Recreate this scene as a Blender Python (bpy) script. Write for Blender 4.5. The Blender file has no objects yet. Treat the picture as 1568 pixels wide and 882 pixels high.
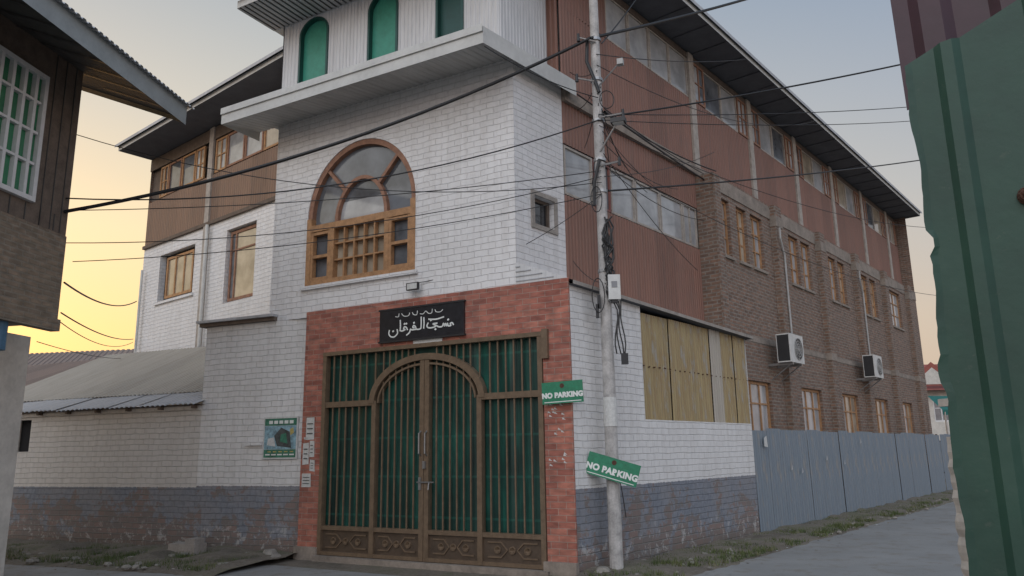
import bpy, math, random
from mathutils import Vector, Matrix
from mathutils import noise as mn
random.seed(7)
SC=bpy.context.scene
# ------------------------------------------------------------------ materials
MATS={}
class NT:
    def __init__(s,name):
        m=bpy.data.materials.new(name); m.use_nodes=True
        s.m=m; s.t=m.node_tree; s.b=s.t.nodes['Principled BSDF']; MATS[name]=m
    def n(s,typ,**k):
        x=s.t.nodes.new(typ)
        for a,v in k.items():
            if hasattr(x,a): setattr(x,a,v)
            else: s.set(x.inputs[a],v)
        return x
    def set(s,inp,v):
        if hasattr(v,'is_output') or hasattr(v,'links'): s.t.links.new(v,inp)
        else:
            if hasattr(inp,'default_value'):
                try: inp.default_value=v
                except Exception:
                    inp.default_value=(v[0],v[1],v[2],1)
    def uv(s): 
        return s.n('ShaderNodeTexCoord').outputs['UV']
    def pos(s):
        return s.n('ShaderNodeNewGeometry').outputs['Position']
    def mapping(s,v,scale):
        x=s.n('ShaderNodeMapping'); s.set(x.inputs['Vector'],v); x.inputs['Scale'].default_value=scale
        return x.outputs[0]
    def noise(s,v,scale,detail=4,rough=.55):
        x=s.n('ShaderNodeTexNoise'); s.set(x.inputs['Vector'],v); x.inputs['Scale'].default_value=scale
        x.inputs['Detail'].default_value=min(detail,4); x.inputs['Roughness'].default_value=rough
        return x.outputs['Fac']
    def ramp(s,f,stops):
        x=s.n('ShaderNodeValToRGB'); s.set(x.inputs[0],f); e=x.color_ramp.elements
        while len(e)<len(stops): e.new(.5)
        for i,(p,c) in enumerate(stops):
            e[i].position=p; e[i].color=(c,c,c,1) if not hasattr(c,'__len__') else (c[0],c[1],c[2],1)
        return x.outputs[0]
    def mix(s,f,a,b,mode='MIX'):
        x=s.n('ShaderNodeMixRGB',blend_type=mode)
        for i,v in enumerate((f,a,b)):
            if hasattr(v,'__len__'): x.inputs[i].default_value=(v[0],v[1],v[2],1)
            else: s.set(x.inputs[i],v)
        return x.outputs[0]
    def math(s,op,a,b=0,clamp=False):
        x=s.n('ShaderNodeMath',operation=op,use_clamp=clamp)
        s.set(x.inputs[0],a); s.set(x.inputs[1],b); return x.outputs[0]
    def brick(s,v,c1,c2,mo,w,h,ms=.012,sm=.3):
        x=s.n('ShaderNodeTexBrick'); s.set(x.inputs['Vector'],v)
        for k,c in (('Color1',c1),('Color2',c2),('Mortar',mo)): x.inputs[k].default_value=(c[0],c[1],c[2],1)
        x.inputs['Scale'].default_value=1; x.inputs['Mortar Size'].default_value=ms; x.inputs['Mortar Smooth'].default_value=sm
        x.inputs['Brick Width'].default_value=w; x.inputs['Row Height'].default_value=h
        return x
    def bump(s,h,st,dist=.02):
        x=s.n('ShaderNodeBump'); s.set(x.inputs['Height'],h); x.inputs['Strength'].default_value=st; x.inputs['Distance'].default_value=dist
        s.t.links.new(x.outputs[0],s.b.inputs['Normal'])
    def col(s,c): 
        if hasattr(c,'__len__'): s.b.inputs['Base Color'].default_value=(c[0],c[1],c[2],1)
        else: s.t.links.new(c,s.b.inputs['Base Color'])
    def z(s):
        x=s.n('ShaderNodeSeparateXYZ'); s.set(x.inputs[0],s.pos()); return x.outputs['Z']
    def rough(s,v): s.set(s.b.inputs['Roughness'],v)
    def wobble(s,uv,amt=.035,sc_=2.2):
        wob=s.n('ShaderNodeVectorMath',operation='ADD')
        nz=s.n('ShaderNodeTexNoise'); nz.inputs['Scale'].default_value=sc_; s.set(nz.inputs['Vector'],uv)
        sc=s.n('ShaderNodeVectorMath',operation='SCALE'); s.set(sc.inputs[0],nz.outputs['Color']); sc.inputs['Scale'].default_value=amt
        s.set(wob.inputs[0],uv); s.set(wob.inputs[1],sc.outputs[0]); return wob.outputs[0]
def simple(name,c,r=.6,var=.25,scale=6,metal=0,bump=.1,spec=None):
    t=NT(name); p=t.pos(); f=t.noise(p,scale,6,.65); f2=t.noise(p,scale*7,3)
    c0=[x*(1-var) for x in c]; c1=[min(1,x*(1+var)) for x in c]
    a=t.ramp(f,[(.3,c0),(.7,c1)]); a=t.mix(.25,a,t.ramp(f2,[(.35,c0),(.65,c1)]))
    t.col(a); t.rough(r); t.b.inputs['Metallic'].default_value=metal
    if bump: t.bump(f2,bump,.01)
    return t
def streaks(t,sx=3.0,sz=.25,lo=.45,hi=.75):
    v=t.mapping(t.uv(),(sx,sz,1)); return t.ramp(t.noise(v,2.5,6,.7),[(lo,0),(hi,1)])

# white painted brick; grey-blue dado, peeling at the foot
def painted(name,dado=True,white=(.70,.69,.67),line=1.03,peel=.36,stain=.45,mort=.74):
    t=NT(name); uv=t.uv(); p=t.pos(); z=t.z()
    wv=t.wobble(uv,.05,2.6)
    b=t.brick(wv,(1,1,1),(.90,.90,.90),(mort,)*3,.27,.11,.011,.9)
    n1=t.noise(p,1.1,6,.7); n2=t.noise(p,14,5,.7)
    c=t.mix(t.math('MULTIPLY',t.ramp(n2,[(.3,.45),(.7,1)]),.62),white,b.outputs['Color'],'MULTIPLY')
    c=t.mix(t.ramp(n1,[(.45,0),(.78,.32)]),c,(.46,.44,.42))
    c=t.mix(t.math('MULTIPLY',streaks(t),stain),c,(.42,.39,.36))
    # a few small chips, lightly toned
    spots=t.ramp(t.noise(p,34,4,.6),[(.70,0),(.76,.30)])
    c=t.mix(spots,c,(.40,.34,.31))
    if dado:
        blue=t.mix(t.ramp(n2,[(.35,0),(.7,1)]),(.165,.185,.22),(.25,.265,.30))
        blue=t.mix(.8,blue,b.outputs['Color'],'MULTIPLY')
        blue=t.mix(t.ramp(n1,[(.42,0),(.6,.5)]),blue,(.25,.24,.24))
        zz=t.math('ADD',z,t.math('MULTIPLY',t.math('SUBTRACT',n2,.5),.05))
        m=t.math('LESS_THAN',zz,line); c=t.mix(m,c,blue)
        pk=t.math('MULTIPLY',t.math('SUBTRACT',line-.02,z),.45,True)
        band=t.math('MULTIPLY',t.math('GREATER_THAN',line,z),1)
        pn=t.math('ADD',t.noise(p,2.4,7,.72),t.math('MULTIPLY',pk,peel))
        mk=t.math('MULTIPLY',t.ramp(pn,[(.58,0),(.62,1)]),band)
        bk=t.brick(wv,(.25,.13,.095),(.14,.105,.095),(.20,.185,.17),.27,.11,.014,.3)
        c=t.mix(t.math('MULTIPLY',mk,.85),c,t.mix(.4,bk.outputs['Color'],(.21,.195,.18)))
        wt=t.ramp(t.noise(p,5.5,7,.8),[(.55,0),(.62,1)])
        lowz=t.math('MULTIPLY',t.math('SUBTRACT',.5,z),1.8,True)
        c=t.mix(t.math('MULTIPLY',wt,lowz),c,(.46,.46,.45))
        dirt=t.math('MULTIPLY',t.math('SUBTRACT',.14,z),2.4,True)
        c=t.mix(t.math('MULTIPLY',dirt,.8),c,(.12,.10,.08))
    t.col(c); t.rough(.85)
    h=t.math('ADD',t.math('MULTIPLY',t.math('SUBTRACT',1,b.outputs['Fac']),.8),t.math('MULTIPLY',n2,.6))
    t.bump(h,.85,.014)
painted('painted_brick',True,(.72,.71,.695),stain=.35); painted('painted_brick_upper',False,(.76,.75,.745),stain=.28,mort=.80)
painted('painted_brick_dull',True,(.61,.58,.545),1.0,.50,.45)
def bricks(name,c1,c2,mo,w,h,ms,dark=.3,bm=.8,dusty=None):
    t=NT(name); uv=t.uv(); p=t.pos(); wv=t.wobble(uv,.012,3)
    b=t.brick(wv,c1,c2,mo,w,h,ms,.2); b.inputs['Bias'].default_value=-.1
    v=t.noise(t.mapping(uv,(1/w*.9,1/h*.9,1)),1.3,2)
    c=t.mix(.8,b.outputs['Color'],t.ramp(v,[(.3,.60),(.7,1.35)]),'MULTIPLY')
    c=t.mix(t.ramp(t.noise(p,1.3,6,.7),[(.4,0),(.75,dark)]),c,dusty or (.1,.08,.07))
    ef=t.math('MULTIPLY',streaks(t,2,.35,.5,.8),.4)
    c=t.mix(ef,c,dusty or (.16,.11,.09))
    t.col(c); t.rough(.8)
    t.bump(t.math('SUBTRACT',t.math('MULTIPLY',t.noise(p,30,4),.4),b.outputs['Fac']),bm,.015)
bricks('red_brick_cladding',(.44,.165,.115),(.27,.085,.062),(.40,.27,.22),.27,.095,.006,.35,.9,(.17,.11,.09))
bricks('brown_brick',(.245,.140,.095),(.140,.088,.066),(.25,.215,.18),.24,.085,.015,.45,.9,(.20,.165,.135))
bricks('old_brown_brick',(.25,.185,.13),(.16,.125,.095),(.22,.19,.15),.24,.08,.014,.6,.9,(.22,.18,.13))
def sheet(name,c,dirt,rust=None,r=.55,lo=.45,hi=.75,metal=0,seam=.6):
    t=NT(name); st=streaks(t,3,.3,lo,hi); st2=streaks(t,9,.5,.4,.8)
    c2=t.mix(t.math('MULTIPLY',st,.75),c,dirt); c2=t.mix(t.math('MULTIPLY',st2,.40),c2,[x*.55 for x in c])
    pv=t.n('ShaderNodeSeparateXYZ'); t.set(pv.inputs[0],t.uv())
    fl=t.math('FLOOR',t.math('DIVIDE',pv.outputs['X'],.82)); 
    wn=t.n('ShaderNodeTexWhiteNoise',noise_dimensions='1D'); t.set(wn.inputs['W'],fl)
    c2=t.mix(seam,c2,t.ramp(wn.outputs['Value'],[(0,.72),(1,1.15)]),'MULTIPLY')
    if rust: c2=t.mix(t.ramp(t.noise(t.mapping(t.uv(),(2,.6,1)),2,7,.75),[(.52,0),(.62,.8)]),c2,rust)
    t.col(c2); t.rough(r); t.b.inputs['Metallic'].default_value=metal
    t.bump(t.noise(t.pos(),9,3),.15,.01)
sheet('red_corrugated_sheet',(.245,.122,.088),(.175,.112,.09))
sheet('brown_corrugated_sheet',(.24,.145,.095),(.17,.12,.09))
sheet('white_corrugated_sheet',(.62,.62,.62),(.45,.45,.45),seam=.25)
sheet('soffit_sheet',(.48,.48,.47),(.32,.31,.30),seam=.3)
sheet('yellowed_corrugated_sheet',(.38,.30,.155),(.24,.15,.07),(.31,.295,.265),lo=.40,hi=.65)
sheet('galvanised_sheet',(.45,.46,.48),(.34,.33,.33),None,.5)
sheet('blue_grey_fence_sheet',(.17,.21,.25),(.25,.28,.30),(.24,.235,.225),.55)
sheet('tin_roof',(.42,.385,.33),(.32,.275,.22),seam=.35)
sheet('rusty_roof',(.19,.14,.12),(.26,.17,.13))
simple('concrete',(.31,.28,.25),.9,.3,4,bump=.4)
simple('pale_concrete',(.38,.34,.30),.9,.3,5,bump=.4)
simple('band_concrete',(.26,.22,.185),.9,.35,3,bump=.4)
simple('fascia_paint',(.52,.52,.50),.7,.15,2)
simple('grey_fascia',(.29,.32,.33),.6,.15,3)
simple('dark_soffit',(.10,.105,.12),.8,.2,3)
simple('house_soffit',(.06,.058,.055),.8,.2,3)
simple('roof_metal',(.20,.22,.24),.5,.2,2)
simple('wood_frame',(.37,.20,.095),.6,.35,9)
simple('old_wood_frame',(.27,.14,.09),.7,.35,9)
simple('white_frame',(.62,.62,.62),.6,.1,9)
simple('dark_red_trim',(.20,.075,.06),.6,.2,8)
simple('gate_bronze_paint',(.155,.108,.070),.38,.28,10,bump=.15)
simple('gate_bronze_dark',(.085,.06,.042),.45,.3,10)
simple('steel',(.35,.35,.35),.35,.2,10,metal=.8)
simple('pole_paint',(.40,.385,.37),.6,.4,5,bump=.3)
simple('black_cable',(.012,.012,.013),.5,.2,5,bump=0)
simple('black_plastic',(.02,.02,.022),.5,.2,5)
simple('white_plastic',(.56,.56,.54),.5,.15,5)
simple('grey_pipe',(.36,.36,.35),.5,.25,5)
simple('sign_green',(.018,.19,.10),.4,.3,12)
simple('sign_white',(.70,.72,.69),.5,.1,9)
simple('sign_black',(.018,.018,.022),.35,.4,9)
simple('paper',(.55,.55,.53),.8,.2,20)
simple('poster_green',(.04,.17,.11),.5,.6,9)
simple('poster_blue',(.22,.36,.42),.5,.7,9)
simple('poster_dark',(.06,.07,.07),.5,.7,14)
simple('poster_yellow',(.45,.36,.12),.5,.4,14)
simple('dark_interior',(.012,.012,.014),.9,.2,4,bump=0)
simple('green_panel',(.04,.24,.17),.4,.25,2)
simple('green_panel_dark',(.01,.06,.05),.35,.25,2)
simple('plaster',(.42,.39,.35),.9,.25,3,bump=.5)
simple('plaster_white',(.56,.53,.48),.9,.2,2,bump=.3)
simple('brown_wood',(.125,.095,.075),.8,.35,6)
simple('beige_board',(.38,.29,.18),.8,.2,6)
simple('blue_paint',(.06,.14,.22),.6,.2,6)
simple('red_roof',(.28,.08,.06),.7,.2,1)
simple('stone',(.25,.23,.20),.9,.35,9,bump=.6)
simple('dry_leaf',(.16,.10,.05),.9,.5,9)
simple('rust',(.09,.04,.025),.8,.4,40,bump=.8)
simple('maroon_sheet',(.036,.011,.020),.5,.3,3)
simple('teal_cloth',(.02,.14,.12),.8,.2,3)
t=NT('bar_backing_green'); f=t.noise(t.mapping(t.uv(),(3.2,.7,1)),1.3,4,.55)
g=t.ramp(f,[(.34,(.006,.024,.020)),(.55,(.008,.058,.045)),(.72,(.014,.12,.088))])
sp_=t.n('ShaderNodeSeparateXYZ'); t.set(sp_.inputs[0],t.uv())
lap=t.math('FRACT',t.math('DIVIDE',sp_.outputs['Y'],.62)); g=t.mix(t.ramp(lap,[(.0,.0),(.93,.0),(.96,.35)]),g,(.03,.17,.13)); t.col(g); t.rough(.42)
t=NT('front_green_sheet'); f=t.noise(t.pos(),3.5,8,.7)
g=t.ramp(f,[(.3,(.008,.034,.024)),(.6,(.014,.056,.038)),(.8,(.03,.075,.055))])
g=t.mix(t.ramp(t.noise(t.pos(),60,4,.7),[(.62,0),(.74,.25)]),g,(.10,.11,.09)); t.col(g); t.rough(.55); t.bump(t.noise(t.pos(),40,4),.25,.003)
def glass(name,c,var=.5):
    t=NT(name); f=t.noise(t.pos(),1.6,4); t.col(t.ramp(f,[(.35,[x*(1-var) for x in c]),(.65,[x*(1+var*.5) for x in c])])); t.rough(.07)
    t.b.inputs['Specular IOR Level'].default_value=.9
glass('dark_glass',(.03,.034,.04)); glass('pale_glass',(.40,.405,.41),.3); glass('curtain_reflection_glass',(.40,.34,.26),.35); glass('green_glass',(.03,.17,.08),.3); glass('mid_glass',(.14,.15,.165),.5)  # pale, grey and cream bases paint reflections and curtains into the panes
# ground
t=NT('dirt_ground'); p=t.pos(); f=t.noise(p,1.2,8,.7); f2=t.noise(p,25,5,.7)
c=t.ramp(f,[(.35,(.085,.070,.050)),(.5,(.18,.15,.115)),(.62,(.11,.11,.055)),(.75,(.075,.085,.04))]); c=t.mix(.4,c,t.ramp(f2,[(.3,(.05,.04,.03)),(.7,(.26,.23,.19))])); t.col(c); t.rough(.95); t.bump(f2,.6,.03)
t=NT('road_surface'); p=t.pos(); f=t.noise(p,.7,7,.65); f2=t.noise(p,60,4,.7); f3=t.noise(p,3.0,6,.75)
c=t.ramp(f,[(.3,(.18,.178,.17)),(.6,(.26,.255,.245)),(.75,(.31,.30,.285))]); c=t.mix(.35,c,t.ramp(f2,[(.3,(.12,.12,.115)),(.7,(.36,.36,.35))]))
c=t.mix(t.ramp(f3,[(.52,0),(.66,.65)]),c,(.18,.155,.125)); t.col(c); t.rough(.85); t.bump(f2,.3,.006)
t=NT('grass_blades'); f=t.noise(t.pos(),4,3); t.col(t.ramp(f,[(.35,(.055,.085,.022)),(.6,(.11,.13,.04)),(.75,(.20,.165,.09))])); t.rough(.8)

# ------------------------------------------------------------------ mesh builder
ROOTS={}; PARTS={}
def root(name):
    if name not in ROOTS:
        e=bpy.data.objects.new(name,None); SC.collection.objects.link(e); ROOTS[name]=e; e.empty_display_size=.3
    return ROOTS[name]
class Part:
    def __init__(s,r,n): s.r=r;s.n=n;s.v=[];s.f=[];s.uv=[];s.mi=[];s.ms=[]
    def face(s,pts,uvs,mat):
        if mat not in s.ms: s.ms.append(mat)
        i=len(s.v); s.v+= [tuple(p) for p in pts]; s.f.append(tuple(range(i,i+len(pts)))); s.uv+=uvs; s.mi.append(s.ms.index(mat))
    def build(s):
        me=bpy.data.meshes.new(s.n); me.from_pydata(s.v,[],s.f); l=me.uv_layers.new(name='UVMap')
        for i,u in enumerate(s.uv): l.data[i].uv=u
        for m in s.ms: me.materials.append(MATS[m])
        for p,i in zip(me.polygons,s.mi): p.material_index=i
        o=bpy.data.objects.new(s.n,me); SC.collection.objects.link(o); o.parent=root(s.r); return o
def P(r,n):
    if (r,n) not in PARTS: PARTS[(r,n)]=Part(r,n)
    return PARTS[(r,n)]
class Fr:
    def __init__(s,P0,ang):
        a=math.radians(ang); s.d=Vector((math.sin(a),math.cos(a),0)); s.P0=Vector((P0[0],P0[1],0))
        n=Vector((s.d.y,-s.d.x,0)); s.n=n if n.dot(s.P0)<0 else -n
    def p(s,a,o,z): return s.P0+s.d*a+s.n*o+Vector((0,0,z))
C0=(.885,11.74);C1=(.06,12.2);CL=(-3.9,14.47)
G=Fr(C0,-60.9);R=Fr(C0,39.8);R1=Fr(C1,39.8);L=Fr((-6.11,19.2),-50.2);LW=Fr(CL,-67);HW=Fr((-7,11.6),7)
GZ=-.22
def box(pt,fr,s0,s1,o0,o1,z0,z1,mat,sk=0):
    c={}
    for i,s in enumerate((s0,s1)):
        for j,o in enumerate((o0,o1)):
            for k,z in enumerate((z0,z1)): c[i,j,k]=fr.p(s,o,z+(sk if i else 0))
    F=[([(0,1,0),(1,1,0),(1,1,1),(0,1,1)],[(s0,z0),(s1,z0),(s1,z1),(s0,z1)]),
       ([(0,0,0),(1,0,0),(1,0,1),(0,0,1)],[(s0,z0),(s1,z0),(s1,z1),(s0,z1)]),
       ([(0,0,0),(0,1,0),(0,1,1),(0,0,1)],[(o0,z0),(o1,z0),(o1,z1),(o0,z1)]),
       ([(1,0,0),(1,1,0),(1,1,1),(1,0,1)],[(o0,z0),(o1,z0),(o1,z1),(o0,z1)]),
       ([(0,0,0),(1,0,0),(1,1,0),(0,1,0)],[(s0,o0),(s1,o0),(s1,o1),(s0,o1)]),
       ([(0,0,1),(1,0,1),(1,1,1),(0,1,1)],[(s0,o0),(s1,o0),(s1,o1),(s0,o1)])]
    for ks,uv in F: pt.face([c[k] for k in ks],uv,mat)
def quad(pt,fr,s0,s1,z0,z1,o,mat):
    pt.face([fr.p(s0,o,z0),fr.p(s1,o,z0),fr.p(s1,o,z1),fr.p(s0,o,z1)],[(s0,z0),(s1,z0),(s1,z1),(s0,z1)],mat)
def wall(pt,fr,s0,s1,z0,z1,o,mat,ops=(),dep=.2):
    S=sorted({s0,s1,*[x for q in ops for x in q[:2] if s0<x<s1]}); Z=sorted({z0,z1,*[x for q in ops for x in q[2:4] if z0<x<z1]})
    for a,b in zip(S,S[1:]):
        for c,d in zip(Z,Z[1:]):
            ms,mz=(a+b)/2,(c+d)/2
            if any(q[0]<ms<q[1] and q[2]<mz<q[3] for q in ops): continue
            quad(pt,fr,a,b,c,d,o,mat)
    for q in ops:
        a,b,c,d=q[:4]
        for s in (a,b): pt.face([fr.p(s,o,c),fr.p(s,o-dep,c),fr.p(s,o-dep,d),fr.p(s,o,d)],[(0,c),(dep,c),(dep,d),(0,d)],mat)
        for z in (c,d):
            if len(q)>4 and z==d: continue
            pt.face([fr.p(a,o,z),fr.p(b,o,z),fr.p(b,o-dep,z),fr.p(a,o-dep,z)],[(a,0),(b,0),(b,dep),(a,dep)],mat)
def corr(pt,A,B,D,mat,pitch=.1,amp=.016,n=None,rows=1):
    A,B,D=Vector(A),Vector(B),Vector(D); u=B-A; w=D-A; Lu=u.length; Lw=w.length
    if n is None: n=u.cross(w).normalized()
    if n.dot(-A)<0: n=-n
    k=max(1,int(Lu/pitch)); prof=[(0,0),(.22,0),(.36,1),(.64,1),(.78,0)]
    xs=[((i+a)/k,h) for i in range(k) for a,h in prof]+[(1,0)]
    for (a,h),(b,g) in zip(xs,xs[1:]):
        p0=A+u*a+n*(h*amp); p1=A+u*b+n*(g*amp)
        pt.face([p0,p1,p1+w,p0+w],[(a*Lu,0),(b*Lu,0),(b*Lu,Lw),(a*Lu,Lw)],mat)
def corrw(pt,fr,s0,s1,z0,z1,o,mat,pitch=.1,amp=.018):
    if s1-s0<.03 or z1-z0<.03: return
    corr(pt,fr.p(s0,o,z0),fr.p(s1,o,z0),fr.p(s0,o,z1),mat,pitch,amp,fr.n)
def ribbon(pt,fr,pts,w,o0,o1,mat):
    n=len(pts); off=[]
    for i in range(n):
        a=pts[max(0,i-1)]; b=pts[min(n-1,i+1)]; dx,dz=b[0]-a[0],b[1]-a[1]; l=math.hypot(dx,dz) or 1
        off.append((-dz/l*w/2,dx/l*w/2))
    for i in range(n-1):
        q=[(pts[i][0]+off[i][0],pts[i][1]+off[i][1]),(pts[i+1][0]+off[i+1][0],pts[i+1][1]+off[i+1][1]),(pts[i+1][0]-off[i+1][0],pts[i+1][1]-off[i+1][1]),(pts[i][0]-off[i][0],pts[i][1]-off[i][1])]
        pt.face([fr.p(s,o1,z) for s,z in q],q,mat)
        for a,b in ((0,1),(2,3)):
            pt.face([fr.p(*x) for x in ((q[a][0],o0,q[a][1]),(q[b][0],o0,q[b][1]),(q[b][0],o1,q[b][1]),(q[a][0],o1,q[a][1]))],[(0,0),(1,0),(1,.1),(0,.1)],mat)
def arcpts(sc,a,zs,b,n=28,t0=0,t1=math.pi): return [(sc+a*math.cos(t0+(t1-t0)*i/n),zs+b*math.sin(t0+(t1-t0)*i/n)) for i in range(n+1)]
def tube(pt,p0,p1,r0,r1,mat,n=10,caps=True):
    p0,p1=Vector(p0),Vector(p1); ax=(p1-p0).normalized(); u=ax.orthogonal().normalized(); v=ax.cross(u)
    ring=lambda c,r:[c+u*r*math.cos(2*math.pi*i/n)+v*r*math.sin(2*math.pi*i/n) for i in range(n)]
    a,b=ring(p0,r0),ring(p1,r1); l=(p1-p0).length
    for i in range(n):
        j=(i+1)%n; pt.face([a[i],a[j],b[j],b[i]],[(i/n,0),((i+1)/n,0),((i+1)/n,l),(i/n,l)],mat)
    if caps: pt.face(a,[(0,0)]*n,mat); pt.face(b,[(0,0)]*n,mat)
def window(r,nm,fr,s0,s1,z0,z1,o,fm,gm,splits=(),rows=(),fw=.06,fd=.05,proud=.0):
    pt=P(r,nm); a,b=o-.05,o+proud
    box(pt,fr,s0,s0+fw,a,b,z0,z1,fm); box(pt,fr,s1-fw,s1,a,b,z0,z1,fm)
    box(pt,fr,s0+fw,s1-fw,a,b-.002,z0,z0+fw,fm); box(pt,fr,s0+fw,s1-fw,a,b-.002,z1-fw,z1,fm)
    sp=[s0+fw]+[s0+(s1-s0)*x for x in splits]+[s1-fw]
    for x in sp[1:-1]: box(pt,fr,x-fw*.4,x+fw*.4,a,b-.004,z0+fw,z1-fw,fm)
    for y in rows:
        for c,d in zip(sp,sp[1:]): box(pt,fr,c+fw*.41,d-fw*.41,a,b-.008,z0+(z1-z0)*y-fw*.28,z0+(z1-z0)*y+fw*.28,fm)
    gl=P(r,nm.replace('window','glazing'))
    for c,d in zip(sp,sp[1:]):
        g=gm if isinstance(gm,str) else random.choice(gm)
        e=random.uniform(-.012,.012)
        gl.face([fr.p(c,o-.035,z0+fw),fr.p(d,o-.035+e,z0+fw),fr.p(d,o-.035+e*.4,z1-fw),fr.p(c,o-.035-e*.6,z1-fw)],[(c,z0),(d,z0),(d,z1),(c,z1)],g)

# ================================================================== MAIN BUILDING
MB='brick_and_tin_sheet_building'
w=P(MB,'tower_wall')
win=(2.97,5.58,4.75,7.5)
wall(w,G,.93,6.5,4.15,8.3,0,'painted_brick_upper',[win+(1,)],.22)
sc,hw,zs,ri=4.275,1.305,6.1,1.40
ap=arcpts(sc,hw,zs,ri,36)
for a,b in zip(ap,ap[1:]):
    w.face([G.p(a[0],0,a[1]),G.p(b[0],0,b[1]),G.p(b[0],0,7.5),G.p(a[0],0,7.5)],[a,b,(b[0],7.5),(a[0],7.5)],'painted_brick_upper')
    w.face([G.p(a[0],0,a[1]),G.p(b[0],0,b[1]),G.p(b[0],-.22,b[1]),G.p(a[0],-.22,a[1])],[a,b,b,a],'painted_brick_upper')
wall(w,R1,0,1.43,4.15,8.3,0,'painted_brick_upper',[(.52,1.1,5.40,5.92)],.18)
quad(w,R1,.52,1.1,5.40,5.92,-.19,'dark_glass')
fw=P(MB,'small_side_window_frame')
box(fw,R1,.44,.52,0,.03,5.32,6.0,'concrete'); box(fw,R1,1.1,1.18,0,.03,5.32,6.0,'concrete'); box(fw,R1,.52,1.1,0,.028,5.32,5.40,'concrete'); box(fw,R1,.52,1.1,0,.028,5.92,6.0,'concrete')
window(MB,'small_side_window',R1,.52,1.1,5.40,5.92,-.1,'brown_wood','dark_glass')
a=G.p(6.5,0,0); b=L.p(-.25,0,0)
w.face([a,b,b+Vector((0,0,10.9)),a+Vector((0,0,10.9))],[(0,0),(5,0),(5,10.9),(0,10.9)],'painted_brick_upper')
aw=P(MB,'arched_window_frame'); W='wood_frame'
ribbon(aw,G,arcpts(sc,hw-.05,zs,ri-.05,36),.11,-.14,-.02,'old_wood_frame')
for s in (win[0]+.001,win[1]-.111): box(aw,G,s,s+.11,-.14,.012,4.75,6.1,W)
box(aw,G,3.08,5.47,-.14,.014,4.75,4.85,W); box(aw,G,3.08,5.47,-.14,.014,5.82,5.95,W)
for s in (3.62,4.93): box(aw,G,s-.05,s+.05,-.14,.010,4.85,5.82,W)
for i in range(1,5):
    x=3.67+1.21*i/5; box(aw,G,x-.016,x+.016,-.1,-.01,4.85,5.82,W)
for z in (5.2,5.52): box(aw,G,3.67,4.88,-.1,-.014,z-.014,z+.014,W)
for a,b in ((3.08,3.57),(4.98,5.47)):
    box(aw,G,a,a+.06,-.1,.003,4.85,5.82,W);box(aw,G,b-.06,b,-.1,.003,4.85,5.82,W)
    for z in (4.88,5.32,5.78): box(aw,G,a+.06,b-.06,-.1,0,z-.028,z+.028,W)
ribbon(aw,G,arcpts(sc,.60,5.95,.80,20),.07,-.13,-.03,'old_wood_frame')
for sg in (-1,1):
    ribbon(aw,G,[(sc+sg*.40,6.55),(sc+sg*.90,7.10)],.06,-.13,-.035,'old_wood_frame')
ag=P(MB,'arched_glazing'); quad(ag,G,2.98,5.57,5.9,7.5,-.12,'mid_glass'); quad(ag,G,3.62,4.93,4.8,5.9,-.12,'curtain_reflection_glass'); quad(ag,G,2.98,3.62,4.8,5.9,-.12,'mid_glass'); quad(ag,G,4.93,5.57,4.8,5.9,-.12,'mid_glass')  # cream centre panes: warm reflection painted into the glass colour
quad(ag,G,3.7,4.85,5.95,6.35,-.115,'pale_glass')
box(aw,G,2.9,5.66,0,.06,4.68,4.75,'painted_brick_upper')
cn=P(MB,'tower_canopy')
c0=G.p(.92,1.0,0); cL=G.p(7.05,1.0,0); cR=R1.p(1.6,.23,0)
def vz(v,z): return Vector((v.x,v.y,z))
gl=G.p(7.05,0,0)
for A,B in ((cL,c0),(c0,cR),(cL,gl)):
    l=(B-A).length
    cn.face([vz(A,8.07),vz(B,8.07),vz(B,8.37),vz(A,8.37)],[(0,0),(l,0),(l,.3),(0,.3)],'fascia_paint')
nn=G.n*.03
cn.face([vz(cL+nn,8.27),vz(c0+nn,8.27),vz(c0+nn,8.40),vz(cL+nn,8.40)],[(0,0),(6,0),(6,.1),(0,.1)],'fascia_paint')
cn.face([vz(cL+nn,8.27),vz(c0+nn,8.27),vz(c0,8.27),vz(cL,8.27)],[(0,0),(6,0),(6,.1),(0,.1)],'fascia_paint')
cn.face([vz(cL,8.37),vz(c0,8.37),vz(cR,8.37),vz(R1.p(1.6,-1,0),8.5),vz(G.p(6.9,-1,0),8.5)],[(0,0)]*5,'roof_metal')
so=P(MB,'tower_canopy_soffit')
corr(so,vz(cL,8.09),vz(c0,8.09),vz(gl,8.27),'soffit_sheet',.13,-.012,Vector((0,0,-1)))
so.face([vz(c0,8.09),vz(cR,8.09),vz(R1.p(1.6,0,0),8.27),vz(R1.p(0,0,0),8.27)],[(0,0),(2,0),(2,.3),(0,.3)],'soffit_sheet')
ts=P(MB,'tower_top_siding'); TS=.02
arches=[(5.23,6.02),(3.45,4.18),(1.95,2.55)]
edges=[1.2]+[x for a in sorted(arches) for x in a]+[6.5]
for i in range(0,len(edges),2): corrw(ts,G,edges[i],edges[i+1],8.4,10.9,-TS,'white_corrugated_sheet',.085,.015)
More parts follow.
